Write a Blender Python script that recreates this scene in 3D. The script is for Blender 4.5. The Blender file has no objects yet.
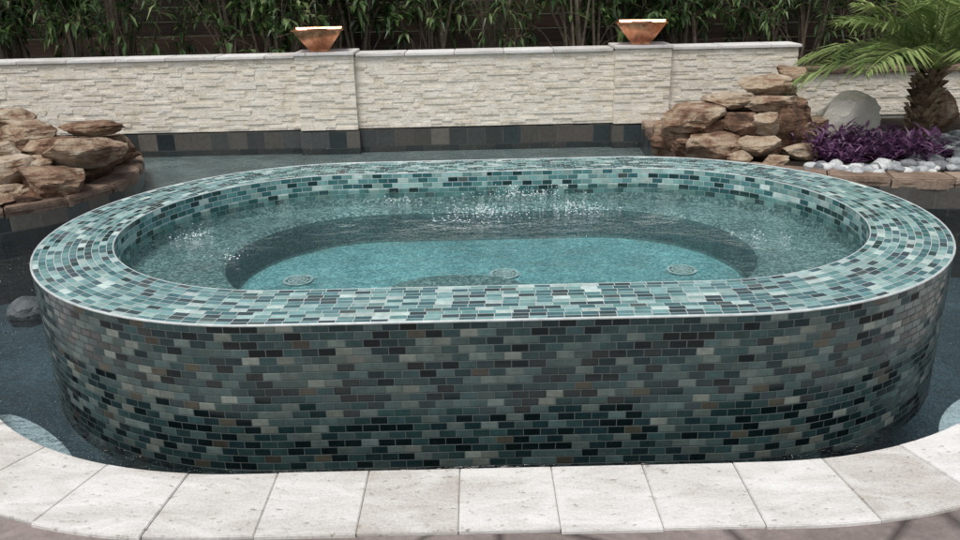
import bpy, bmesh, math, random
from mathutils import Vector, Matrix, noise
R_=math.radians
scene=bpy.context.scene
random.seed(7)

# ------------------------------------------------------------------ helpers
def link(o,parent=None):
    scene.collection.objects.link(o)
    if parent: o.parent=parent
    return o
def empty(name):
    e=bpy.data.objects.new(name,None); e.empty_display_size=.1
    return link(e)
def mesh_obj(name,verts,faces,mat=None,parent=None,uvs=None,rnd=None,smooth=False):
    me=bpy.data.meshes.new(name)
    me.from_pydata([tuple(v) for v in verts],[],faces)
    if uvs is not None:
        uvl=me.uv_layers.new(name="UVMap")
        flat=[]
        for f in uvs:
            for c in f: flat+= [c[0],c[1]]
        uvl.data.foreach_set("uv",flat)
    if rnd is not None:
        at=me.attributes.new("rnd",'FLOAT','POINT')
        at.data.foreach_set("value",rnd)
    if smooth:
        me.polygons.foreach_set("use_smooth",[True]*len(me.polygons))
    me.update()
    o=bpy.data.objects.new(name,me)
    if mat: me.materials.append(mat)
    return link(o,parent)

class NT:
    def __init__(s,name):
        s.m=bpy.data.materials.new(name); s.m.use_nodes=True
        s.t=s.m.node_tree; s.t.nodes.clear()
        s.out=s.n('ShaderNodeOutputMaterial')
    def n(s,typ,**kw):
        nd=s.t.nodes.new(typ)
        for k,v in kw.items(): setattr(nd,k,v)
        return nd
    def l(s,a,b): s.t.links.new(a,b)
    def put(s,v,sock):
        if isinstance(v,bpy.types.NodeSocket): s.l(v,sock)
        else: sock.default_value=v
    def math(s,op,a,b=None,c=None,clamp=False):
        nd=s.n('ShaderNodeMath',operation=op); nd.use_clamp=clamp
        s.put(a,nd.inputs[0])
        if b is not None: s.put(b,nd.inputs[1])
        if c is not None: s.put(c,nd.inputs[2])
        return nd.outputs[0]
    def ramp(s,fac,stops,const=False):
        nd=s.n('ShaderNodeValToRGB'); cr=nd.color_ramp
        if const: cr.interpolation='CONSTANT'
        while len(cr.elements)<len(stops): cr.elements.new(.5)
        for e,(p,c) in zip(cr.elements,stops):
            e.position=p; e.color=(c[0],c[1],c[2],1) if len(c)==3 else c
        s.put(fac,nd.inputs[0]); return nd.outputs[0]
    def noise(s,scale,detail=4,rough=.55,vec=None,dist=0):
        nd=s.n('ShaderNodeTexNoise'); nd.inputs['Scale'].default_value=scale
        nd.inputs['Detail'].default_value=detail; nd.inputs['Roughness'].default_value=rough
        nd.inputs['Distortion'].default_value=dist
        if vec is None: vec=s.obj()
        s.l(vec,nd.inputs['Vector']); return nd.outputs['Fac']
    def voro(s,scale,vec=None,feature='F1',out='Distance'):
        nd=s.n('ShaderNodeTexVoronoi',feature=feature); nd.inputs['Scale'].default_value=scale
        if vec is None: vec=s.obj()
        s.l(vec,nd.inputs['Vector']); return nd.outputs[out]
    def obj(s):
        if not hasattr(s,'_tc'): s._tc=s.n('ShaderNodeNewGeometry')
        return s._tc.outputs['Position']
    def mapv(s,scale,vec=None):
        nd=s.n('ShaderNodeMapping'); nd.inputs['Scale'].default_value=scale
        s.l(vec or s.obj(),nd.inputs['Vector']); return nd.outputs[0]
    def mix(s,f,a,b,mode='MIX'):
        nd=s.n('ShaderNodeMix',data_type='RGBA',blend_type=mode)
        s.put(f,nd.inputs['Factor'])
        for v,i in ((a,6),(b,7)):
            if isinstance(v,tuple) and len(v)==3: v=v+(1,)
            s.put(v,nd.inputs[i])
        return nd.outputs[2]
    def attr(s,name='rnd'):
        nd=s.n('ShaderNodeAttribute',attribute_name=name); return nd.outputs['Fac']
    def bump(s,h,strength=.5,dist=.01,normal=None):
        nd=s.n('ShaderNodeBump'); nd.inputs['Strength'].default_value=strength
        nd.inputs['Distance'].default_value=dist; s.l(h,nd.inputs['Height'])
        if normal: s.l(normal,nd.inputs['Normal'])
        return nd.outputs[0]
    def pbr(s,col,rough=.7,normal=None,metal=0,spec=.5,**kw):
        b=s.n('ShaderNodeBsdfPrincipled')
        if isinstance(col,tuple) and len(col)==3: col=col+(1,)
        s.put(col,b.inputs['Base Color']); s.put(rough,b.inputs['Roughness'])
        b.inputs['Metallic'].default_value=metal
        b.inputs['Specular IOR Level'].default_value=spec
        if normal: s.l(normal,b.inputs['Normal'])
        for k,v in kw.items(): s.put(v,b.inputs[k.replace('_',' ')])
        s.l(b.outputs[0],s.out.inputs[0]); return b

TH=.0236; TW=.047
# ------------------------------------------------------------------ materials
def mosaic(name,palette,grout,th=TH,tw=TW,rough=.10,gw=.0010,seed=0.0,tilt=.10,spec=.6,hj=.04):
    s=NT(name)
    uv=s.n('ShaderNodeUVMap',uv_map='UVMap').outputs[0]
    sp=s.n('ShaderNodeSeparateXYZ'); s.l(uv,sp.inputs[0])
    v=s.math('DIVIDE',sp.outputs[1],th); row=s.math('FLOOR',v); fv=s.math('FRACT',v)
    wn1=s.n('ShaderNodeTexWhiteNoise',noise_dimensions='1D'); s.l(s.math('ADD',row,seed+.37),wn1.inputs['W'])
    jit=s.math('MULTIPLY',wn1.outputs[0],.25)
    off=s.math('MULTIPLY',s.math('MODULO',row,2.0),.5)
    u=s.math('ADD',s.math('ADD',s.math('DIVIDE',sp.outputs[0],tw),off),jit)
    col=s.math('FLOOR',u); fu=s.math('FRACT',u)
    cb=s.n('ShaderNodeCombineXYZ'); s.l(col,cb.inputs[0]); s.l(row,cb.inputs[1]); cb.inputs[2].default_value=seed
    wn=s.n('ShaderNodeTexWhiteNoise',noise_dimensions='3D'); s.l(cb.outputs[0],wn.inputs[0])
    base=s.ramp(wn.outputs[0],palette,const=True)
    nz=s.noise(45,3,.6)
    base=s.mix(.55,base,s.ramp(nz,[(.3,(.35,.35,.35)),(.7,(.75,.75,.75))]),'OVERLAY')
    sep=s.n('ShaderNodeSeparateColor'); s.l(wn.outputs[1],sep.inputs[0])
    jc=s.n('ShaderNodeHueSaturation'); s.l(base,jc.inputs['Color'])
    s.l(s.math('MULTIPLY_ADD',sep.outputs[1],.5,.75),jc.inputs['Value'])
    s.l(s.math('MULTIPLY_ADD',sep.outputs[2],hj,.5-hj*.55),jc.inputs['Hue'])
    base=jc.outputs[0]
    eu=s.math('MULTIPLY',s.math('SUBTRACT',.5,s.math('ABSOLUTE',s.math('SUBTRACT',fu,.5))),tw)
    ev=s.math('MULTIPLY',s.math('SUBTRACT',.5,s.math('ABSOLUTE',s.math('SUBTRACT',fv,.5))),th)
    e=s.math('MINIMUM',eu,ev)
    mask=s.math('GREATER_THAN',e,gw)
    h=s.n('ShaderNodeMapRange',interpolation_type='SMOOTHSTEP'); s.l(e,h.inputs[0])
    h.inputs[1].default_value=gw*.5; h.inputs[2].default_value=gw*2.6
    bn=s.bump(h.outputs[0],.8,.0012)
    vm=s.n('ShaderNodeVectorMath',operation='SUBTRACT'); s.l(wn.outputs[1],vm.inputs[0]); vm.inputs[1].default_value=(.5,.5,.5)
    vs=s.n('ShaderNodeVectorMath',operation='SCALE'); s.l(vm.outputs[0],vs.inputs[0]); vs.inputs['Scale'].default_value=tilt
    va=s.n('ShaderNodeVectorMath',operation='ADD'); s.l(bn,va.inputs[0]); s.l(vs.outputs[0],va.inputs[1])
    vn=s.n('ShaderNodeVectorMath',operation='NORMALIZE'); s.l(va.outputs[0],vn.inputs[0])
    c=s.mix(mask,grout,base)
    rg=s.math('ADD',s.math('MULTIPLY',s.math('SUBTRACT',1.0,mask),.6),s.math('MULTIPLY_ADD',sep.outputs[0],.22,rough))
    s.pbr(c,rg,vn.outputs[0],spec=spec)
    return s.m
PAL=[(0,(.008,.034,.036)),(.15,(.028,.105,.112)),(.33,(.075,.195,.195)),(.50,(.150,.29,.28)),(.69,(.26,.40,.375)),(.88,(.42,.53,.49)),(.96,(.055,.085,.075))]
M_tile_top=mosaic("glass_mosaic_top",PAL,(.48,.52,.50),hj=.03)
PAL_SHADED=[(0,(.004,.009,.010)),(.20,(.010,.024,.027)),(.40,(.022,.047,.048)),(.60,(.044,.073,.070)),(.79,(.082,.110,.100)),(.92,(.135,.155,.135)),(.97,(.050,.048,.036))]  # same tiles as the top; the wall's shade is put into darker colours
M_tile_wall=mosaic("glass_mosaic_wall_shaded",PAL_SHADED,(.085,.10,.094),seed=3.0,rough=.12,tilt=.20,spec=.42,hj=.03)
PALS=[(0,(.03,.04,.042)),(.3,(.055,.06,.058)),(.6,(.075,.07,.06)),(.85,(.10,.09,.075))]
M_slate=mosaic("slate_waterline_tile",PALS,(.10,.10,.095),th=.15,tw=.15,rough=.25,gw=.002,tilt=.03)

def plaster(name,c1,c2,c3,vs=190):
    s=NT(name)
    v=s.voro(vs,out='Color'); sp=s.n('ShaderNodeSeparateColor'); s.l(v,sp.inputs[0])
    c=s.ramp(sp.outputs[0],[(0,c1),(.5,c2),(1,c3)])
    nz=s.noise(4,5,.65); c=s.mix(.45,c,s.ramp(nz,[(.3,(.2,.2,.2)),(.7,(.85,.85,.85))]),'OVERLAY')
    s.pbr(c,.7,s.bump(s.voro(vs),.5,.004)); return s.m
M_shelf=plaster("spa_pebble_plaster",(.035,.085,.09),(.12,.205,.205),(.34,.44,.41),130)
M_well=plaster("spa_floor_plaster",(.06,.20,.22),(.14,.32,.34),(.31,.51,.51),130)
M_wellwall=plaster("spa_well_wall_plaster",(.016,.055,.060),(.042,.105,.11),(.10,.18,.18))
M_poolfloor=plaster("pool_floor_plaster",(.035,.060,.072),(.08,.120,.135),(.17,.22,.23))
M_ledgefloor=plaster("shallow_ledge_plaster",(.13,.15,.14),(.28,.30,.27),(.48,.49,.44))
M_glint=plaster("painted_sky_glint",(.50,.53,.53),(.72,.75,.74),(.86,.88,.86))  # near-white colour stands in for bright sky reflected in the basin corners

def water(name,tint,sc,strength,dist,lo=.0):
    s=NT(name)
    m=s.mapv((1,1.4,1))
    n1=s.noise(sc,3,.55,m,.7); n2=s.noise(sc*3.6,3,.6,m,.5)
    h=s.math('ADD',n1,s.math('MULTIPLY',n2,.30))
    patch=s.n('ShaderNodeMapRange'); s.l(s.noise(1.7,2,.5),patch.inputs[0])
    patch.inputs[1].default_value=.35; patch.inputs[2].default_value=.65; patch.inputs[3].default_value=.35; patch.inputs[4].default_value=1.25
    h=s.math('MULTIPLY',h,patch.outputs[0])
    b=s.bump(h,strength,dist)
    fr=s.n('ShaderNodeFresnel'); fr.inputs[0].default_value=1.33; s.l(b,fr.inputs[1])
    tr=s.n('ShaderNodeBsdfTransparent'); tr.inputs[0].default_value=tint+(1,)
    gl=s.n('ShaderNodeBsdfGlossy'); gl.inputs['Roughness'].default_value=.015; s.l(b,gl.inputs['Normal'])
    mx=s.n('ShaderNodeMixShader'); s.l(fr.outputs[0],mx.inputs[0]); s.l(tr.outputs[0],mx.inputs[1]); s.l(gl.outputs[0],mx.inputs[2])
    s.l(mx.outputs[0],s.out.inputs[0]); return s.m
M_spawater=water("spa_water",(.84,.955,.96),11,1.0,.024)
M_poolwater=water("pool_water",(.66,.76,.80),13,1.0,.034)
s=NT("splash_foam"); s.pbr((.88,.94,.94),.12,spec=.8); M_foam=s.m

def stone(name,stops,sc=9,rough=.85,bs=.6,bd=.01,rn=.25,fine=70,strata=0):
    s=NT(name)
    n1=s.noise(sc,6,.65,dist=.4); r=s.attr()
    f=s.math('ADD',n1,s.math('MULTIPLY',s.math('SUBTRACT',r,.5),rn))
    n2=s.noise(fine,4,.7)
    h=s.math('ADD',n2,s.math('MULTIPLY',n1,1.5))
    if strata:
        st=s.noise(5,5,.7,s.mapv((1,1,8)),.8)
        f=s.math('ADD',f,s.math('MULTIPLY',s.math('SUBTRACT',st,.5),strata)); h=s.math('ADD',h,s.math('MULTIPLY',st,2.5))
    c=s.ramp(f,stops)
    c=s.mix(.5,c,s.ramp(n2,[(.3,(.25,.25,.25)),(.7,(.75,.75,.75))]),'OVERLAY')
    s.pbr(c,rough,s.bump(h,bs,bd),spec=.25); return s.m
M_rock=stone("moss_rock",[(.25,(.060,.036,.025)),(.42,(.185,.105,.066)),(.50,(.30,.20,.135)),(.60,(.43,.335,.235)),(.78,(.58,.50,.40))],7,rn=.40,strata=.5,bs=.9,bd=.014)
M_pale=stone("pale_boulder",[(.3,(.50,.45,.38)),(.5,(.72,.67,.59)),(.75,(.82,.78,.71))],6,bs=.9,bd=.012)
M_pebble=stone("grey_pebbles",[(.25,(.16,.17,.18)),(.5,(.38,.40,.41)),(.8,(.62,.63,.62))],9,rn=.8)
M_dark=stone("dark_wet_stone",[(.25,(.04,.05,.055)),(.5,(.10,.115,.12)),(.8,(.19,.21,.215))],9,rough=.35)
M_ledge=stone("cream_split_face_stone",[(.22,(.66,.575,.45)),(.42,(.80,.735,.615)),(.6,(.86,.80,.70)),(.8,(.90,.86,.78))],14,bs=.8,bd=.009,rn=.25,fine=90)
M_flag=stone("brown_flagstone",[(.3,(.10,.07,.055)),(.5,(.22,.155,.115)),(.75,(.34,.26,.20))],6,rn=.35)
M_soil=stone("garden_soil",[(.3,(.025,.018,.012)),(.6,(.07,.05,.035)),(.8,(.12,.09,.065))],14,bd=.03,bs=1)
s=NT("travertine")
r=s.attr(); n1=s.noise(5,5,.6,s.mapv((1,2.6,1)),.8); n3=s.noise(38,4,.7,s.mapv((1,1.8,1)))
f=s.math('ADD',n1,s.math('MULTIPLY',s.math('SUBTRACT',r,.5),.36))
c=s.ramp(f,[(.22,(.48,.45,.41)),(.42,(.60,.58,.55)),(.58,(.69,.675,.65)),(.8,(.76,.75,.73))])
sm=s.noise(150,3,.7); c=s.mix(.35,c,s.ramp(sm,[(.3,(.25,.25,.25)),(.7,(.75,.75,.75))]),'OVERLAY')
pit=s.ramp(n3,[(.30,(.50,.45,.40)),(.40,(1,1,1))])
c=s.mix(1.0,c,pit,'MULTIPLY')
s.pbr(c,.8,s.bump(s.math('ADD',n3,s.math('MULTIPLY',sm,.3)),.6,.005),spec=.2); M_trav=s.m
s=NT("stamped_concrete")
n1=s.noise(2.6,6,.6,dist=.5); n2=s.noise(45,5,.7)
c=s.ramp(n1,[(.3,(.14,.115,.105)),(.5,(.23,.19,.175)),(.7,(.31,.26,.245))])
c=s.mix(.5,c,s.ramp(n2,[(.3,(.3,.3,.3)),(.7,(.7,.7,.7))]),'OVERLAY')
ve=s.voro(1.9,feature='DISTANCE_TO_EDGE'); cr=s.ramp(ve,[(.0,(.35,.35,.35)),(.025,(1,1,1))])
c=s.mix(1.0,c,cr,'MULTIPLY')
hh=s.math('ADD',n2,s.ramp(ve,[(0,(0,0,0)),(.03,(3,3,3))]))
s.pbr(c,.65,s.bump(hh,.5,.006),spec=.4); M_conc=s.m
s=NT("grass_ground"); n1=s.noise(3,6,.7); 
s.pbr(s.ramp(n1,[(.3,(.03,.05,.015)),(.7,(.08,.11,.035))]),.9,s.bump(s.noise(60),.8,.03)); M_ground=s.m
s=NT("pale_trim"); s.pbr(s.ramp(s.noise(30),[(.3,(.40,.45,.44)),(.7,(.62,.66,.65))]),.3,spec=.5); M_trim=s.m
s=NT("grout_joint"); s.pbr((.34,.32,.30),.9); M_joint=s.m
s=NT("copper"); n1=s.noise(11,5,.6,dist=.7); n4=s.noise(7,4,.6,s.mapv((3,3,.6)))
c=s.ramp(n1,[(.3,(.42,.17,.09)),(.5,(.74,.35,.20)),(.7,(.85,.50,.32))])
c=s.mix(s.ramp(n4,[(.5,(0,0,0)),(.72,(.7,.7,.7))]),c,(.16,.10,.08))
s.pbr(c,s.math('MULTIPLY_ADD',n1,.25,.12),s.bump(s.noise(28),.15,.004),metal=1.0); M_copper=s.m
s=NT("bowl_interior"); s.pbr(s.ramp(s.noise(14),[(.35,(.03,.06,.055)),(.65,(.14,.22,.20))]),.1); M_bowlin=s.m
s=NT("fence_wood"); g=s.noise(6,6,.7,s.mapv((.6,10,14)),.4); r=s.attr()
f=s.math('ADD',g,s.math('MULTIPLY',s.math('SUBTRACT',r,.5),.4))
s.pbr(s.ramp(f,[(.3,(.014,.008,.006)),(.5,(.040,.022,.015)),(.75,(.085,.047,.033))]),.8,s.bump(g,.5,.006)); M_fence=s.m
def leafmat(name,stops,rough=.38,trans=.3):
    s=NT(name); r=s.attr(); c=s.ramp(r,stops)
    b=s.pbr(c,rough,spec=.45)
    t=s.n('ShaderNodeBsdfTranslucent'); s.l(c,t.inputs[0])
    mx=s.n('ShaderNodeMixShader'); mx.inputs[0].default_value=trans
    s.l(b.outputs[0],mx.inputs[1]); s.l(t.outputs[0],mx.inputs[2]); s.l(mx.outputs[0],s.out.inputs[0]); return s.m
M_leaf=leafmat("shrub_leaf",[(0,(.020,.042,.014)),(.4,(.055,.112,.036)),(.8,(.125,.205,.065)),(1,(.23,.29,.11))])
M_palm=leafmat("palm_leaf",[(0,(.08,.14,.04)),(.5,(.20,.29,.085)),(1,(.38,.44,.18))])
M_purple=leafmat("purple_leaf",[(0,(.045,.015,.05)),(.5,(.12,.045,.125)),(1,(.25,.13,.24))])
M_stem=stone("shrub_stem",[(.3,(.09,.07,.05)),(.6,(.20,.16,.12)),(.8,(.28,.24,.18))],20)
M_boot=stone("palm_trunk",[(.3,(.06,.04,.025)),(.5,(.17,.12,.075)),(.75,(.30,.24,.16))],25,rn=.5)

# ------------------------------------------------------------------ stadium geometry
CX,CY=.043,2.945
def stations(L,n_arc=48,n_str=20):
    st=[]
    for i in range(n_str//2): st.append((L*i/(n_str//2),0,0,-1,L*i/(n_str//2),0))
    for i in range(n_arc):
        a=math.pi*i/n_arc; st.append((L,0,math.sin(a),-math.cos(a),L,a))
    for i in range(n_str): x=2*L*i/n_str; st.append((L-x,0,0,1,L+x,math.pi))
    for i in range(n_arc):
        a=math.pi*i/n_arc; st.append((-L,0,-math.sin(a),math.cos(a),3*L,math.pi+a))
    for i in range(n_str//2+1):
        x=L*i/(n_str//2); st.append((-L+x,0,0,-1,3*L+x,2*math.pi))
    return st
def ring(L,R,z,cy=CY,cx=CX):
    return [Vector((cx-(a+R*nx),cy-(b+R*ny),z)) for a,b,nx,ny,s1,t1 in stations(L)]
def arcl(L,R):
    u=[s1+R*t1 for *_,s1,t1 in stations(L)]
    k=round(u[-1]/TW)*TW/u[-1]
    return [x*k for x in u]
def strip(name,A,B,mat,parent,ua=None,va=0,vb=1,smooth=True):
    n=len(A); v=A+B; f=[];uv=[]
    for i in range(n-1):
        f.append((i,i+1,n+i+1,n+i))
        if ua: uv.append([(ua[i],va),(ua[i+1],va),(ua[i+1],vb),(ua[i],vb)])
    return mesh_obj(name,v,f,mat,parent,uv if ua else None,smooth=smooth)

SL,SR,ZT=.632,1.0,.45
spa=empty("raised_spa")
rows_wall=21
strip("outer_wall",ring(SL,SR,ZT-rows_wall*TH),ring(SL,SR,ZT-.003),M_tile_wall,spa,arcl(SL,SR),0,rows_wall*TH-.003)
nr=11; v=[];f=[];uv=[]
st=stations(SL)
for r in range(nr):
    Ro=SR-r*TH*.985; Ri=SR-(r+1)*TH*.985
    u=arcl(SL,(Ro+Ri)/2); base=len(v)
    v+=ring(SL,Ro,ZT)+ring(SL,Ri,ZT); n=len(st)
    for i in range(n-1):
        f.append((base+i,base+i+1,base+n+i+1,base+n+i))
        a=(r+40)*TH+1e-5;b=(r+41)*TH-1e-5
        uv.append([(u[i],a),(u[i+1],a),(u[i+1],b),(u[i],b)])
RI=SR-nr*TH*.985
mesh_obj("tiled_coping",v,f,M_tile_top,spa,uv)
def tube(name,L,R,z,rad,mat,parent,k=8):
    v=[];f=[];n=len(stations(L))
    for j in range(k):
        a=2*math.pi*j/k; v+=ring(L,R+rad*math.cos(a),z+rad*math.sin(a))
    for j in range(k):
        for i in range(n-1):
            j2=(j+1)%k; f.append((j*n+i,j*n+i+1,j2*n+i+1,j2*n+i))
    return mesh_obj(name,v,f,mat,parent,smooth=True)
tube("edge_trim",SL,SR-.003,ZT-.002,.0042,M_trim,spa)
tube("inner_trim",SL,RI+.002,ZT-.002,.0028,M_trim,spa)
ui=arcl(SL,RI)
strip("inner_waterline_tile",ring(SL,RI,ZT),ring(SL,RI,ZT-5*TH),M_tile_top,spa,ui,80*TH,75*TH)
strip("inner_plaster_wall",ring(SL,RI,ZT-5*TH),ring(SL,RI-.01,.300),M_shelf,spa)
WL,WR,WY=.455,.575,3.01
A=ring(SL,RI-.01,.300); n=len(A)
prof=[(.03,.294),(.012,.290),(.0,.280),(-.006,.262),(-.012,.16),(-.02,.151)]
strip("seat_shelf",A,ring(WL,WR+.03,.294,WY),M_shelf,spa)
for i in range(len(prof)-1):
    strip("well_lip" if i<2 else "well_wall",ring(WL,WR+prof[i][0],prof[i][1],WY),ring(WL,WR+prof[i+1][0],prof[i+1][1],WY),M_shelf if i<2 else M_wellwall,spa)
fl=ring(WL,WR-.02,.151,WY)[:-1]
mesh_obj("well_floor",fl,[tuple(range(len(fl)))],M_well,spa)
v=[];m=24
for z in (.299,.15):
    for i in range(m+1):
        a=math.pi*i/m; v.append((-.08+.30*math.cos(a),2.42+.29*math.sin(a),z))
f=[tuple(range(m+1))]+[(i,i+1,m+2+i,m+1+i) for i in range(m)]
mesh_obj("curved_step",v,f,M_shelf,spa)
def drain(x,y):
    v=[];f=[];k=28
    def ann(r0,r1,z):
        b=len(v)
        for rr in (r0,r1):
            for i in range(k): a=2*math.pi*i/k; v.append((x+rr*math.cos(a),y+rr*math.sin(a),z))
        for i in range(k): f.append((b+i,b+(i+1)%k,b+k+(i+1)%k,b+k+i))
    for r0,r1 in ((.001,.012),(.020,.027),(.034,.041),(.05,.062)): ann(r0,r1,.158)
    for q in range(8):
        a=math.pi*q/4; d=Vector((math.cos(a),math.sin(a),0)); p=Vector((-d.y,d.x,0))*.003; b=len(v)
        o=Vector((x,y,.1595)); v.extend([o+d*.01-p,o+d*.055-p,o+d*.055+p,o+d*.01+p]); f.append((b,b+1,b+2,b+3))
    mesh_obj("drain_grate",v,f,M_trim,spa)
drain(-.745,3.07); drain(.10,3.09); drain(.83,3.09)
w=ring(SL,RI-.0005,.372)[:-1]
mesh_obj("spa_water",w,[tuple(range(len(w)))],M_spawater,spa)
rg=random.Random(77); bm=bmesh.new()
def drop(x,y,z,sc):
    g=bmesh.ops.create_icosphere(bm,subdivisions=1,radius=1)
    for q in g['verts']: q.co=Vector((x+q.co.x*sc[0],y+q.co.y*sc[1],z+q.co.z*sc[2]))
for cx_,cy_,sx,sy,nn,up in ((0.02,3.25,.17,.12,200,.014),(-1.13,3.02,.08,.07,45,.008),(.42,3.28,.14,.09,100,.012),(.20,3.55,.20,.06,100,.020),(-.35,3.5,.12,.04,30,.01),(-.9,2.75,.06,.04,18,.006),(1.05,2.85,.10,.07,22,.006)):
    for _ in range(nn):
        x=rg.gauss(cx_,sx*.6); y=min(3.66,rg.gauss(cy_,sy*.6))
        if rg.random()<.5: drop(x,y,.3725,(rg.uniform(.002,.007),rg.uniform(.002,.005),.0012))
        else: r0=rg.uniform(.0010,.0024); drop(x,y,.372+abs(rg.gauss(0,up)),(r0,r0,r0*1.8))
for px,py,hh in ((.02,3.24,.045),(.16,3.50,.065),(.40,3.30,.035),(.28,3.44,.045)):
    for _ in range(18):
        a=rg.uniform(0,6.283); vr=rg.uniform(.01,.045); h=hh*rg.uniform(.4,1)
        for j in range(rg.randint(2,4)):
            t=rg.uniform(0,1); z=.373+4*h*t*(1-t); r0=rg.uniform(.0009,.0020)
            drop(px+math.cos(a)*vr*t*2,min(3.68,py+math.sin(a)*vr*t*1.5),z,(r0,r0,r0*rg.uniform(1.2,2.6)))
for q in bm.faces: q.smooth=True
me=bpy.data.meshes.new("jet_splash"); bm.to_mesh(me); bm.free(); me.materials.append(M_foam); link(bpy.data.objects.new("jet_splash",me),spa)

# ------------------------------------------------------------------ pool basin, coping, deck
def arc_pts(cx,cy,R,a0,a1,n): return [Vector((cx+R*math.cos(R_(a0+(a1-a0)*i/n)),cy+R*math.sin(R_(a0+(a1-a0)*i/n)),0)) for i in range(n+1)]
def catmull(P,n=10):
    out=[];P=[Vector((p[0],p[1],0)) for p in P]
    Q=[2*P[0]-P[1]]+P+[2*P[-1]-P[-2]]
    for i in range(1,len(Q)-2):
        for k in range(n):
            t=k/n; a,b,c,d=Q[i-1:i+3]
            out.append(.5*((2*b)+(c-a)*t+(2*a-5*b+4*c-d)*t*t+(3*b-a-3*c+d)*t**3))
    out.append(P[-1]); return out
PR=1.16
left=arc_pts(CX-.69,CY,PR,212,270,24); right=arc_pts(CX+.69,CY,PR,270,328,24)
fl_=catmull([(-7.5,2.95),(-4,2.95),(-2.5,2.9),(-1.98,2.68),tuple(left[0][:2])],8)[:-1]
fr_=catmull([tuple(right[-1][:2]),(2.07,2.66),(2.6,2.9),(4,2.95),(7.5,2.95)],8)[1:]
curve=fl_+left+right+fr_
def resample(P,step):
    d=[0]
    for a,b in zip(P,P[1:]): d.append(d[-1]+(b-a).length)
    N=max(1,round(d[-1]/step)); out=[];j=0
    for k in range(N+1):
        t=d[-1]*k/N
        while j<len(d)-2 and d[j+1]<t: j+=1
        f=(t-d[j])/max(1e-9,d[j+1]-d[j]); out.append(P[j].lerp(P[j+1],f))
    return out
def normals(P,side=-1):
    N=[]
    for i in range(len(P)):
        t=(P[min(i+1,len(P)-1)]-P[max(i-1,0)]).normalized()
        N.append(Vector((-t.y,t.x,0))*side)
    return N
def coping_stones(name,P,width,z0,z1,mat,step,side,gap=.004,jit=.0015,bev=.004,sub=4,rough_edge=0):
    rs=resample(P,step/sub); N=normals(rs,side)
    k=0; bm=bmesh.new(); lay=bm.verts.layers.float.new("rnd")
    while k+sub<len(rs):
        seg=list(range(k,k+sub+1)); rv=random.random(); dz=random.uniform(-jit,jit)
        wj=random.uniform(-.006,.006)
        pts_in=[];pts_out=[]
        for q,i in enumerate(seg):
            p=rs[i].copy(); 
            t=(rs[min(i+1,len(rs)-1)]-rs[max(i-1,0)]).normalized()
            if q==0: p+=t*gap/2
            if q==sub: p-=t*gap/2
            e=random.uniform(-rough_edge,rough_edge)
            pts_in.append(p+N[i]*e); pts_out.append(p+N[i]*(width+wj))
        loop=pts_in+pts_out[::-1]
        vt=[bm.verts.new((p.x,p.y,z1+dz)) for p in loop]; vb=[bm.verts.new((p.x,p.y,z0)) for p in loop]
        for x in vt+vb: x[lay]=rv
        m=len(loop); 
        bm.faces.new(vt)
        for i in range(m): bm.faces.new((vt[i],vb[i],vb[(i+1)%m],vt[(i+1)%m]))
        k+=sub
    bmesh.ops.recalc_face_normals(bm,faces=bm.faces)
    bmesh.ops.bevel(bm,geom=[e for e in bm.edges if len(e.link_faces)==2 and abs(e.verts[0].co.z-z1)<.01 and abs(e.verts[1].co.z-z1)<.01 and e.calc_face_angle(0)>.5],offset=bev,segments=2,affect='EDGES')
    me=bpy.data.meshes.new(name); bm.to_mesh(me); bm.free(); me.materials.append(mat)
    return link(bpy.data.objects.new(name,me))
coping_stones("travertine_coping",curve,.255,.05,.10,M_trav,.237,-1,gap=.0025,bev=.0022)
N=normals(curve,-1)
def walls(name,P,z0,z1,mat,off=0,parent=None):
    A=[Vector((p.x,p.y,z0)) for p in P];B=[Vector((p.x,p.y,z1)) for p in P]
    u=[0]
    for a,b in zip(P,P[1:]): u.append(u[-1]+(b-a).length)
    return strip(name,A,B,mat,parent,u,z0+3,z1+3,smooth=False)
walls("pool_wall",[p+n*.02 for p,n in zip(curve,N)],-.5,.055,M_slate)
jb=[p+n*.012 for p,n in zip(curve,N)]; jo=[p+n*.247 for p,n in zip(curve,N)]
strip("coping_joint_bed",[Vector((p.x,p.y,.0955)) for p in jb],[Vector((p.x,p.y,.0955)) for p in jo],M_joint,None)
oc=[p+n*.253 for p,n in zip(curve,N)]
v=[];f=[]
for p in oc: v.append((p.x,p.y,.091))
for p in oc: v.append((p.x,-3.0,.091))
n=len(oc)
for i in range(n-1): f.append((i,i+1,n+i+1,n+i))
mesh_obj("patio_deck",v,f,M_conc)
X0,X1,Y0,Y1,B=-7.4,7.4,-2.9,8.9,400
v=[(-B,-B,.06),(B,-B,.06),(B,B,.06),(-B,B,.06),(X0,Y0,.06),(X1,Y0,.06),(X1,Y1,.06),(X0,Y1,.06)]
mesh_obj("ground",v,[(0,1,5,4),(1,2,6,5),(2,3,7,6),(3,0,4,7)],M_ground)
mesh_obj("pool_floor",[(-7.4,1,-.42),(7.4,1,-.42),(7.4,7,-.42),(-7.4,7,-.42)],[(0,1,2,3)],M_poolfloor)
le=catmull([(-7.3,5.5),(-3,5.5),(-1.6,5.35),(0,5.25),(1.4,5.35),(3,5.5),(7.3,5.5)],8)
nl=len(le); v=[(p.x,p.y,-.07) for p in le]+[(p.x,6.66,-.05) for p in le]+[(p.x,p.y,-.42) for p in le]
f=[(i,i+1,nl+i+1,nl+i) for i in range(nl-1)]+[(2*nl+i,2*nl+i+1,i+1,i) for i in range(nl-1)]
mesh_obj("shallow_pool_ledge",v,f,M_ledgefloor)
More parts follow.
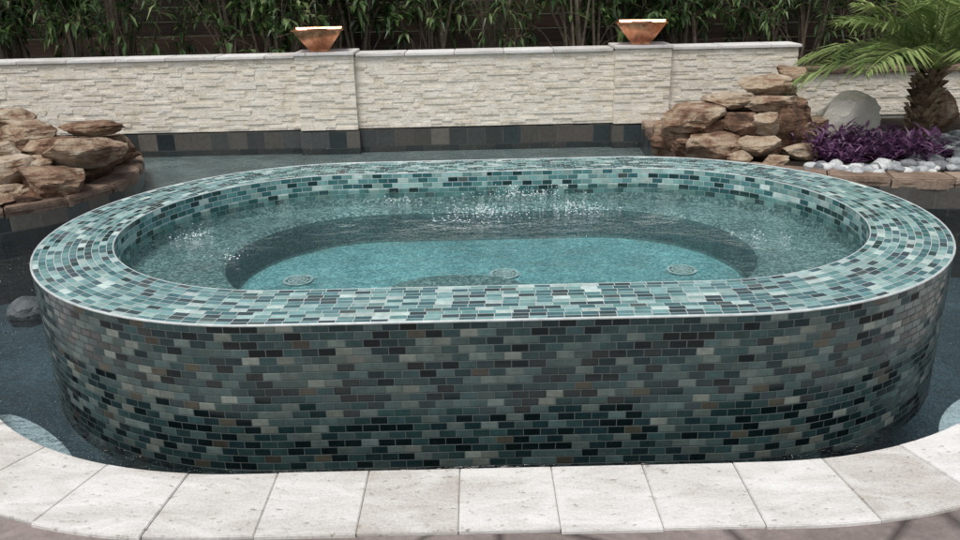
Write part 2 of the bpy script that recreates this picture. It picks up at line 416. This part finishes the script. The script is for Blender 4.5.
for cx_,a0,a1 in ((CX-.69,213,243),(CX+.69,303,327)):  # added pale crescents just under the water, imitating sky glints
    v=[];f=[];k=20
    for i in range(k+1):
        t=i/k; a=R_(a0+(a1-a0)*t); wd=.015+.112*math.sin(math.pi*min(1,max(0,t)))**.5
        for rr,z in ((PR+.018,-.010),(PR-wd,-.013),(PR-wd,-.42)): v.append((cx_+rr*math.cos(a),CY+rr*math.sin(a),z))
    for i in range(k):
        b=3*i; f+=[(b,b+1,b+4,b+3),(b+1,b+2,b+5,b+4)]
    mesh_obj("pool_corner_glint",v,f,M_glint)
hole=ring(SL,SR-.01,0)[:-1]
bm=bmesh.new(); hv=[bm.verts.new(p) for p in hole]; he=[bm.edges.new((hv[i],hv[(i+1)%len(hv)])) for i in range(len(hv))]
ov=[bm.verts.new(p) for p in ((-7.4,1.3,0),(7.4,1.3,0),(7.4,6.75,0),(-7.4,6.75,0))]; oe=[bm.edges.new((ov[i],ov[(i+1)%4])) for i in range(4)]
bmesh.ops.triangle_fill(bm,use_beauty=True,use_dissolve=False,edges=he+oe,normal=(0,0,1))
me=bpy.data.meshes.new("pool_water"); bm.to_mesh(me); bm.free(); me.materials.append(M_poolwater); link(bpy.data.objects.new("pool_water",me))

# ------------------------------------------------------------------ back wall
def boxes(name,L,mat,parent=None,bev=0):
    bm=bmesh.new(); lay=bm.verts.layers.float.new("rnd")
    for x0,x1,y0,y1,z0,z1,rv in L:
        c=[bm.verts.new(p) for p in ((x0,y0,z0),(x1,y0,z0),(x1,y1,z0),(x0,y1,z0),(x0,y0,z1),(x1,y0,z1),(x1,y1,z1),(x0,y1,z1))]
        for q in c: q[lay]=rv
        for q in ((3,2,1,0),(4,5,6,7),(0,1,5,4),(1,2,6,5),(2,3,7,6),(3,0,4,7)): bm.faces.new([c[i] for i in q])
    if bev: bmesh.ops.bevel(bm,geom=bm.edges[:],offset=bev,segments=2,affect='EDGES')
    me=bpy.data.meshes.new(name); bm.to_mesh(me); bm.free(); me.materials.append(mat)
    return link(bpy.data.objects.new(name,me),parent)
def ledger(x0,x1,yf,z0,z1,out):
    z=z0
    while z<z1-.008:
        h=min(random.choice([.016,.022,.030]),z1-z)
        if z1-z-h<.012: h=z1-z
        x=x0
        while x<x1-.001:
            w=random.uniform(.05,.17); 
            if x1-x-w<.04: w=x1-x
            d=random.uniform(0,.010)
            out.append((x+.0004,x+w-.0004,yf-d,yf+.05,z+.0003,z+h-.0003,random.random())); x+=w
        z+=h
WY_=6.68
bw=empty("stone_feature_wall")
L=[]
P1=(-1.45,-.98);P2=(1.13,1.58)
ledger(-7.3,P1[0],WY_,.15,.725,L); ledger(P1[1],P2[0],WY_,.15,.725,L); ledger(P2[1],2.62,WY_,.15,.725,L)
boxes("veneer_panels",L,M_ledge,bw)
L=[]
for a,b in (P1,P2): ledger(a,b,WY_-.055,.15,.745,L)
boxes("pillar_veneer",L,M_ledge,bw)
L=[];ledger(2.62,7.3,WY_+.1,.15,.50,L); boxes("low_wall_veneer",L,M_ledge,bw)
boxes("wall_core",[(-7.3,2.618,WY_+.045,WY_+.24,-.5,.722,.5),(2.622,7.3,WY_+.145,WY_+.3,-.5,.498,.5)],M_ledge,bw)
L=[]
def caprow(a,b,y0,y1,z0,z1):
    x=a
    while x<b-.01:
        w=min(.40,b-x)
        if b-x-w<.12: w=b-x
        L.append((x+.002,x+w-.002,y0,y1,z0,z1+random.uniform(-.001,.001),random.random())); x+=w
caprow(-7.3,P1[0]-.012,WY_-.025,WY_+.27,.727,.752);caprow(P1[1]+.012,P2[0]-.012,WY_-.025,WY_+.27,.727,.752);caprow(P2[1]+.012,2.64,WY_-.025,WY_+.27,.727,.752)
for a,b in (P1,P2): L.append((a-.01,b+.01,WY_-.080,WY_+.29,.747,.772,.7))
boxes("travertine_cap",L,M_trav,bw,.004)
L=[];caprow(2.645,7.3,WY_+.06,WY_+.33,.502,.54); boxes("low_wall_cap",L,M_flag,bw,.006)
pts=[(-7.3,WY_-.02),(P1[0]-.01,WY_-.02),(P1[0]-.01,WY_-.075),(P1[1]+.01,WY_-.075),(P1[1]+.01,WY_-.02),(P2[0]-.01,WY_-.02),(P2[0]-.01,WY_-.075),(P2[1]+.01,WY_-.075),(P2[1]+.01,WY_-.02),(7.3,WY_-.02)]
walls("waterline_tile",[Vector((a,b,0)) for a,b in pts],-.5,.138,M_slate,parent=bw)
A=[Vector((a,b,.138)) for a,b in pts];Bq=[Vector((a,WY_+.05,.142)) for a,b in pts]
strip("tile_ledge",A,Bq,M_slate,bw,[p.x for p in A],5,5.15,smooth=False)

def bumpy(name,x0,x1,y0,y1,z,mat,nx=60,ny=14,amp=.03,parent=None):
    v=[];f=[]
    for j in range(ny+1):
        for i in range(nx+1):
            x=x0+(x1-x0)*i/nx;y=y0+(y1-y0)*j/ny; v.append((x,y,z+amp*noise.noise(Vector((x*3,y*3,z)))))
    for j in range(ny):
        for i in range(nx): a=j*(nx+1)+i; f.append((a,a+1,a+nx+2,a+nx+1))
    return mesh_obj(name,v,f,mat,parent,rnd=[.5]*len(v),smooth=True)
bumpy("planting_bed_soil",-7.4,2.63,WY_+.23,9.0,.66,M_soil)
bumpy("planting_bed_soil",2.63,7.4,WY_+.29,9.0,.46,M_soil)
L=[]
z=.4
while z<1.6:
    x=-9
    while x<9:
        L.append((x+.003,x+2.397,8.42+random.uniform(0,.006),8.45,z,z+.136,random.random())); x+=2.4
    z+=.14
fe=empty("wooden_fence"); boxes("boards",L,M_fence,fe)
boxes("posts",[(-9+2.4*i-.045,-9+2.4*i+.045,8.451,8.54,.06,1.7,random.random()) for i in range(8)],M_fence,fe)

# ------------------------------------------------------------------ copper bowls
def bowl(x,y,z,rot):
    e=empty("copper_water_bowl"); e.location=(x,y,z); e.rotation_euler=(0,0,R_(rot))
    def sq(h,zz): return [(-h,-h,zz),(h,-h,zz),(h,h,zz),(-h,h,zz)]
    lv=[sq(.085,0),sq(.087,.006),sq(.192,.150),sq(.205,.152),sq(.205,.160),sq(.190,.161),sq(.178,.145),sq(.155,.118)]
    v=[p for q in lv for p in q]; f=[(3,2,1,0)]
    for j in range(len(lv)-1):
        for i in range(4): a=j*4; f.append((a+i,a+(i+1)%4,a+4+(i+1)%4,a+4+i))
    mesh_obj("bowl_shell",v,f,M_copper,e)
    mesh_obj("bowl_basin",sq(.168,.132),[(0,1,2,3)],M_bowlin,e)
    lip=[(-.08,-.19,.164),(.08,-.19,.164),(.075,-.235,.157),(-.075,-.235,.157),(-.08,-.19,.160),(.08,-.19,.160),(.075,-.235,.153),(-.075,-.235,.153)]
    mesh_obj("spout_lip",[(a,b,c+.003) for a,b,c in lip],[(0,1,2,3),(7,6,5,4),(0,3,7,4),(1,5,6,2),(3,2,6,7)],M_copper,e)
    b=[(-.075,-.075),(.075,-.075),(.075,.075),(-.075,.075)]
    mesh_obj("foot",[(p,q,-.018) for p,q in b]+[(p,q,.001) for p,q in b],[(0,1,5,4),(1,2,6,5),(2,3,7,6),(3,0,4,7)],M_copper,e)
bowl(-1.27,WY_+.10,.79,8); bowl(1.36,WY_+.10,.79,-12)

# ------------------------------------------------------------------ rock
def rock_mesh(c,s,seed,rot=0,boxy=.6,sub=4,amp=.09,planes=14,tilt=0):
    rg=random.Random(seed); bm=bmesh.new(); bmesh.ops.create_icosphere(bm,subdivisions=sub,radius=1)
    pl=[]
    for _ in range(planes):
        n=Vector((rg.uniform(-1,1),rg.uniform(-1,1),rg.uniform(-.7,.7))).normalized(); pl.append((n,rg.uniform(.60,.84)))
    if planes>8: pl.append((Vector((rg.uniform(-.15,.15),rg.uniform(-.15,.15),1)).normalized(),.72))
    o=Vector((rg.uniform(0,50),rg.uniform(0,50),rg.uniform(0,50)))
    M=Matrix.Rotation(R_(rot),4,'Z')@Matrix.Rotation(R_(tilt),4,'X')
    for v in bm.verts:
        p=v.co.copy()
        m=max(abs(p.x),abs(p.y),abs(p.z)); p=p*((1-boxy)+boxy*.86/m)
        for n,d in pl:
            k=p.dot(n)-d
            if k>0: p-=n*k*.97
        q=p*1.6+o
        p+=p.normalized()*(amp*noise.noise(q)+amp*.5*noise.noise(q*2.7)+amp*.35*noise.noise(q*7))
        lay=noise.noise(Vector((q.x*.5,q.y*.5,p.z*7+q.x)))
        hxy=Vector((p.x,p.y,0)); 
        if abs(p.z)<.65: p+=hxy*(.07*lay)
        p=Vector((p.x*s[0],p.y*s[1],p.z*s[2])); v.co=(M@p)+Vector(c)
    return bm
def add_rock(name,c,s,seed,mat,parent=None,rv=None,**k):
    bm=rock_mesh(c,s,seed,**k)
    rv=random.random() if rv is None else rv
    for f in bm.faces: f.smooth=True
    me=bpy.data.meshes.new(name); bm.to_mesh(me); bm.free(); me.materials.append(mat)
    at=me.attributes.new("rnd",'FLOAT','POINT'); at.data.foreach_set("value",[rv]*len(me.vertices))
    me.set_sharp_from_angle(angle=R_(26))
    return link(bpy.data.objects.new(name,me),parent)
RL=[(-2.38,4.98,.33,.25,.20,.085,.72),(-2.80,4.70,.275,.19,.18,.075,.8),(-2.45,4.72,.21,.20,.17,.085,.35),(-2.80,4.52,.17,.22,.15,.065,.65),
(-2.85,5.2,.43,.19,.18,.06,.55),(-3.02,5.32,.50,.17,.16,.06,.65),(-3.08,5.0,.40,.14,.18,.09,.35),(-2.48,5.35,.42,.22,.17,.042,.4),(-2.66,5.1,.34,.19,.18,.06,.3),
(-2.86,4.9,.36,.14,.13,.055,.8),(-2.5,5.15,.22,.24,.28,.11,.15),(-2.9,5.1,.24,.35,.33,.13,.15),(-3.3,5.2,.36,.28,.35,.20,.45),(-3.2,4.8,.28,.22,.25,.12,.65),(-3.5,4.7,.25,.28,.3,.12,.5),(-2.72,4.62,.09,.3,.2,.08,.2),(-2.46,5.5,.24,.2,.2,.10,.35),(-2.62,4.86,.29,.10,.10,.035,.7),(-2.35,5.2,.26,.12,.14,.04,.6)]
pl=empty("rock_pile")
for i,(x,y,z,a,b,c,t) in enumerate(RL): add_rock("boulder_%d"%(i+1),(x-.09,y+.02,z),(a*1.14,b*1.12,c*1.35),100+i,M_rock,pl,t,rot=random.uniform(-35,35),tilt=random.uniform(-8,8))
RR=[(1.44,5.36,.40,.20,.19,.07,.6),(1.74,5.5,.485,.20,.18,.05,.75),(2.02,5.6,.575,.22,.17,.055,.75),(1.97,5.42,.47,.19,.17,.05,.65),(1.53,5.14,.25,.21,.17,.075,.5),
(1.73,5.22,.365,.11,.11,.075,.2),(1.80,5.08,.26,.155,.12,.05,.8),(1.89,5.2,.38,.095,.10,.065,.85),(2.05,5.3,.33,.13,.14,.14,.2),(1.87,4.93,.185,.09,.07,.035,.8),
(1.47,5.28,.20,.17,.2,.08,.3),(2.2,5.7,.63,.10,.10,.05,.5),(1.75,5.4,.25,.33,.28,.16,.1),(2.05,5.55,.36,.24,.25,.16,.2),(2.22,5.45,.25,.12,.15,.1,.6),(1.62,5.35,.33,.12,.1,.05,.25),(2.10,5.15,.2,.11,.1,.05,.6),(1.66,5.0,.20,.10,.08,.04,.7),(2.12,5.42,.46,.09,.1,.045,.4),(1.36,5.5,.22,.16,.22,.12,.35)]
pr=empty("rock_pile")
for i,(x,y,z,a,b,c,t) in enumerate(RR): add_rock("boulder_%d"%(i+1),(x,y,z),(a*1.14,b*1.12,c*1.4),200+i,M_rock,pr,t,rot=random.uniform(-35,35),tilt=random.uniform(-8,8))
add_rock("pale_boulder",(2.58,5.66,.28),(.29,.2,.245),309,M_pale,rv=.7,boxy=.3,planes=6,rot=25,amp=.14,tilt=12)
add_rock("garden_rock",(3.40,5.9,.32),(.16,.15,.19),302,M_rock,rv=.4)
add_rock("garden_rock",(2.33,5.5,.26),(.10,.12,.12),304,M_rock,rv=.4)
add_rock("submerged_boulder",(-1.95,3.20,-.010),(.085,.085,.068),306,M_dark,rv=.5,boxy=.0,amp=.10,planes=1)

# ------------------------------------------------------------------ planter islands
PRt=[(1.36,6.62),(1.32,6.1),(1.30,5.6),(1.38,5.15),(1.6,4.83),(1.95,4.62),(2.3,4.50),(2.68,4.42),(3.2,4.38),(4.2,4.4),(7.4,4.6)]
PLt=[(-7.4,4.1),(-4,4.15),(-3.2,4.2),(-2.75,4.33),(-2.42,4.6),(-2.26,5.0),(-2.31,5.4),(-2.5,5.9),(-2.75,6.3),(-2.9,6.62)]
for P,zt in ((PRt,.175),(PLt,.14)):
    e=empty("planter_island"); c=catmull(P,10)
    walls("tiled_side",c,-.5,zt-.05,M_slate,parent=e)
    poly=[Vector((p.x,p.y,zt-.03)) for p in c]
    poly+= [Vector((7.4,6.62,zt-.03))] if P is PRt else [Vector((-7.4,6.62,zt-.03))]
    bm=bmesh.new(); vs=[bm.verts.new(p) for p in poly]; bm.faces.new(vs); bmesh.ops.triangulate(bm,faces=bm.faces)
    me=bpy.data.meshes.new("soil"); bm.to_mesh(me); bm.free(); me.materials.append(M_soil); link(bpy.data.objects.new("soil",me),e)
    o=coping_stones("flagstone_edge",[p for p in c],.20,zt-.06,zt,M_flag,.34,+1,gap=.008,jit=.004,bev=.008,rough_edge=.012)
    o.parent=e

rg=random.Random(5)
bm=bmesh.new(); lay=bm.verts.layers.float.new("rnd")
cnt=0
while cnt<560:
    x=rg.uniform(2.0,4.4); y=rg.uniform(4.62,5.75)
    if x<2.75 and y>4.86: continue
    if x<2.2 and y<4.72: continue
    r=rg.uniform(.020,.052)
    g=bmesh.ops.create_icosphere(bm,subdivisions=2,radius=1)
    M=Matrix.Translation((x,y,.158+rg.uniform(0,.03)))@Matrix.Rotation(rg.uniform(0,6),4,'Z')@Matrix.Diagonal((r*rg.uniform(.9,1.4),r,r*rg.uniform(.5,.8),1))
    rv=rg.random(); o=Vector((rg.uniform(0,90),0,0))
    for v in g['verts']:
        v.co=M@(v.co*(1+.22*noise.noise(v.co*1.3+o))); v[lay]=rv
    cnt+=1
for f in bm.faces: f.smooth=True
me=bpy.data.meshes.new("river_pebbles"); bm.to_mesh(me); bm.free(); me.materials.append(M_pebble); link(bpy.data.objects.new("river_pebbles",me))

# ------------------------------------------------------------------ foliage
class Leaves:
    def __init__(s): s.v=[];s.f=[];s.r=[]
    def leaf(s,p,d,L,w,up=Vector((0,0,1)),droop=.2,rv=.5,fold=.25):
        d=d.normalized(); side=d.cross(up)
        if side.length<1e-3: side=Vector((1,0,0))
        side.normalize(); nn=side.cross(d)
        b=len(s.v); m=p+d*L*.45-Vector((0,0,droop*L*.12)); t=p+d*L-Vector((0,0,droop*L))
        s.v+=[p,m+side*w*.5+nn*w*fold,m,m-side*w*.5+nn*w*fold,t]
        s.f+=[(b,b+2,b+1),(b,b+3,b+2),(b+1,b+2,b+4),(b+2,b+3,b+4)]
        s.r+=[rv]*5
    def obj(s,name,mat,parent=None): return mesh_obj(name,s.v,s.f,mat,parent,rnd=s.r)
def tube_mesh(paths,k=5):
    v=[];f=[]
    for pts,r0,r1 in paths:
        n=len(pts);b=len(v)
        for i,p in enumerate(pts):
            t=(pts[min(i+1,n-1)]-pts[max(i-1,0)]).normalized(); a=t.orthogonal().normalized(); c=t.cross(a); r=r0+(r1-r0)*i/(n-1)
            for j in range(k): q=2*math.pi*j/k; v.append(p+(a*math.cos(q)+c*math.sin(q))*r)
        for i in range(n-1):
            for j in range(k): f.append((b+i*k+j,b+i*k+(j+1)%k,b+(i+1)*k+(j+1)%k,b+(i+1)*k+j))
    return v,f
def shrub_data(seed,H=1.7,spread=.75,nst=12,nlow=9,broad=1.0):
    rg=random.Random(seed); lv=Leaves(); paths=[]
    for si in range(nst+nlow):
        low=si>=nst
        a=rg.uniform(0,2*math.pi)
        if low: out=rg.uniform(.3,1.05)*spread; h=rg.uniform(.18,.7)
        else: out=rg.uniform(.15,1)*spread; h=H*rg.uniform(.5,1.0)
        b=Vector((math.cos(a)*rg.uniform(0,.2),math.sin(a)*rg.uniform(0,.2),-.05))
        top=Vector((math.cos(a)*out,math.sin(a)*out*.85,h))
        mid=b.lerp(top,.5)+Vector((-math.cos(a)*.1+rg.uniform(-.14,.14),-math.sin(a)*.1+rg.uniform(-.14,.14),.10))
        pts=[]
        for i in range(9): t=i/8; pts.append(b*(1-t)**2+mid*2*t*(1-t)+top*t*t)
        paths.append((pts,rg.uniform(.004,.006) if low else rg.uniform(.010,.022),.003))
        tone=rg.uniform(-.25,.2)
        for i in range(6 if low else 13):
            t=rg.uniform(.3 if low else .18,1)**.75; p=b*(1-t)**2+mid*2*t*(1-t)+top*t*t
            ax=(top-mid).normalized(); sd=ax.orthogonal().normalized(); sd=Matrix.Rotation(rg.uniform(0,6.283),3,ax)@sd
            tw=(ax*rg.uniform(.2,.8)+sd).normalized(); Lt=rg.uniform(.06,.24)
            paths.append(([p,p+tw*Lt*.5+Vector((0,0,.01)),p+tw*Lt],.003,.0015))
            for j in range(6):
                q=p+tw*Lt*(.35+.65*j/5); s2=tw.orthogonal().normalized(); s2=Matrix.Rotation(rg.uniform(0,6.283),3,tw)@s2
                d=tw*rg.uniform(.2,.8)+s2*rg.uniform(.5,1.0)
                lv.leaf(q,d,rg.uniform(.07,.15),rg.uniform(.024,.046)*broad,droop=rg.uniform(0,.6),rv=min(1,max(0,.5+tone+rg.uniform(-.4,.45))))
    return lv,paths
protos=[]
for sd,H,sp,br in ((11,1.7,.7,1),(12,1.45,.6,1.3),(13,1.9,.75,.8),(14,1.25,.7,1.5),(15,1.6,.6,1.1)):
    lv,paths=shrub_data(sd,H,sp,broad=br)
    me=bpy.data.meshes.new("foliage"); me.from_pydata([tuple(p) for p in lv.v],[],lv.f); at=me.attributes.new("rnd",'FLOAT','POINT'); at.data.foreach_set("value",lv.r); me.materials.append(M_leaf)
    v,f=tube_mesh(paths); ms=bpy.data.meshes.new("stems"); ms.from_pydata([tuple(p) for p in v],[],f); at=ms.attributes.new("rnd",'FLOAT','POINT'); at.data.foreach_set("value",[.5]*len(v)); ms.materials.append(M_stem)
    protos.append((me,ms))
rg=random.Random(21)
xs=[-5.6,-4.9,-4.25,-3.6,-3.1,-2.4,-1.8,-1.05,-.4,.25,.85,1.4,2.05,2.55,3.1,3.8,4.5,5.3]
for i,x in enumerate(xs):
    e=empty("oleander_shrub"); a,b=protos[(i*3)%5]
    link(bpy.data.objects.new("foliage",a),e); link(bpy.data.objects.new("stems",b),e)
    e.location=(x+rg.uniform(-.15,.15),7.68+rg.uniform(-.25,.3),.66 if x<2.6 else .46); e.rotation_euler=(0,0,rg.uniform(0,6.28)); k=rg.uniform(.85,1.15); e.scale=(k,k,k)

lv=Leaves(); rg=random.Random(31)
for _ in range(270):
    x=rg.uniform(2.08,3.02); y=rg.uniform(4.88,5.45); 
    if ((x-2.55)/.48)**2+((y-5.15)/.31)**2>rg.uniform(.6,1.1): continue
    hh=rg.uniform(.03,.17); d0=Vector((rg.uniform(-.7,.7),rg.uniform(-.8,.45),1)).normalized()
    for j in range(7):
        p=Vector((x,y,.15))+d0*hh*(j/6+.15); a=rg.uniform(0,6.28)
        lv.leaf(p,Vector((math.cos(a),math.sin(a),rg.uniform(.2,1.2))),rg.uniform(.07,.13),rg.uniform(.018,.028),droop=rg.uniform(0,.5),rv=rg.random())
lv.obj("purple_heart_plant",M_purple)

palm=empty("palm_tree"); PX,PY=2.98,5.42
v=[];f=[];k=20;nz=14
for i in range(nz+1):
    t=i/nz; r=.062+.016*math.sin(t*3)+(.03 if i==0 else 0)
    for j in range(k):
        a=2*math.pi*j/k; rr=r*(1+.08*noise.noise(Vector((math.cos(a)*2,math.sin(a)*2,t*6)))); v.append((PX+.05*t+rr*math.cos(a),PY+rr*math.sin(a),.13+.50*t))
for i in range(nz):
    for j in range(k): f.append((i*k+j,i*k+(j+1)%k,(i+1)*k+(j+1)%k,(i+1)*k+j))
mesh_obj("trunk",v,f,M_boot,palm,rnd=[.3]*len(v))
v=[];f=[];rn=[];rg=random.Random(41)
for i in range(90):
    t=i/90; a=i*2.399; z=.16+.50*t; r=.070+.012*math.sin(t*3); c=Vector((PX+.05*t+r*math.cos(a),PY+r*math.sin(a),z)); o=Vector((math.cos(a),math.sin(a),0)); sd=Vector((-math.sin(a),math.cos(a),0)); b=len(v)
    w=.024;h=rg.uniform(.04,.07)
    v+=[c-sd*w-o*.02,c+sd*w-o*.02,c+sd*w*.5+o*(.02+.03*t)+Vector((0,0,h)),c-sd*w*.5+o*(.02+.03*t)+Vector((0,0,h)),c-sd*w*.5+o*.005+Vector((0,0,h*1.05)),c+sd*w*.5+o*.005+Vector((0,0,h*1.05))]
    f+=[(b,b+1,b+2,b+3),(b+3,b+2,b+5,b+4),(b+1,b+5,b+2),(b,b+3,b+4)]; rn+=[rg.random()]*6
mesh_obj("leaf_bases",v,f,M_boot,palm,rnd=rn)
lv=Leaves(); paths=[]; crown=Vector((PX+.05,PY,.66)); NF=22
for i in range(NF):
    a=i*2.399+2.9; el=R_(20+62*(i/NF)+rg.uniform(-6,6)); Lf=rg.uniform(.9,1.2)
    d=Vector((math.cos(a)*math.cos(el),math.sin(a)*math.cos(el),math.sin(el)))
    pts=[]
    for j in range(25):
        t=j/24; pts.append(crown+d*Lf*t+Vector((0,0,-.50*Lf*t*t*math.cos(el)-.08*t*t)))
    paths.append((pts,.010,.002))
    tone=rg.uniform(-.15,.15)
    for j in range(3,25):
        for q in (0,.5):
            jj=min(j+q,24); p=pts[int(jj)].lerp(pts[min(int(jj)+1,24)],jj-int(jj)); tg=(pts[min(j+1,24)]-pts[j-1]).normalized()
            sd=tg.cross(Vector((0,0,1))).normalized(); t=j/24
            Ll=.33*math.sin(math.pi*min(1,.18+t*.86)*.98)**.7*rg.uniform(.85,1.1)+.03
            for sg in (-1,1):
                dd=sd*sg*.8+tg*(.45+.5*t)+Vector((0,0,rg.uniform(.0,.4)))
                lv.leaf(p,dd,Ll,.019,droop=rg.uniform(.15,.45),rv=min(1,max(0,.6+tone+rg.uniform(-.3,.35))))
lv.obj("fronds",M_palm,palm)
v,f=tube_mesh(paths); mesh_obj("frond_stalks",v,f,M_palm,palm,rnd=[.8]*len(v))

# ------------------------------------------------------------------ light
w=bpy.data.worlds.new("World"); scene.world=w; w.use_nodes=True; nt=w.node_tree; nt.nodes.clear()
sky=nt.nodes.new('ShaderNodeTexSky'); sky.sky_type='NISHITA'; sky.sun_disc=False
SE,SA=66,205
sky.sun_elevation=R_(SE); sky.sun_rotation=R_(SA); sky.dust_density=3; sky.air_density=1
hs=nt.nodes.new('ShaderNodeHueSaturation'); hs.inputs['Saturation'].default_value=.40
bg=nt.nodes.new('ShaderNodeBackground'); bg.inputs[1].default_value=.15; ou=nt.nodes.new('ShaderNodeOutputWorld')
nt.links.new(sky.outputs[0],hs.inputs['Color']); nt.links.new(hs.outputs[0],bg.inputs[0]); nt.links.new(bg.outputs[0],ou.inputs[0])
sd=bpy.data.lights.new("sun",'SUN'); sd.energy=2.0; sd.angle=R_(20); sd.color=(1,.965,.91)
so=link(bpy.data.objects.new("sun",sd))
frm=Vector((math.sin(R_(SA))*math.cos(R_(SE)),math.cos(R_(SA))*math.cos(R_(SE)),math.sin(R_(SE))))
so.rotation_euler=frm.to_track_quat('Z','Y').to_euler(); so.location=(0,0,8)

cam=bpy.data.cameras.new("camera"); cam.sensor_width=36; cam.lens=30; cam.clip_end=1500; cam.clip_start=.05
co=link(bpy.data.objects.new("camera",cam))
co.matrix_world=Matrix.Translation((0,0,1.30))@Matrix.Rotation(R_(70),4,'X')@Matrix.Rotation(R_(-1.3),4,'Z')
scene.camera=co
scene.view_settings.view_transform='Standard'; scene.view_settings.look='None'; scene.view_settings.exposure=0
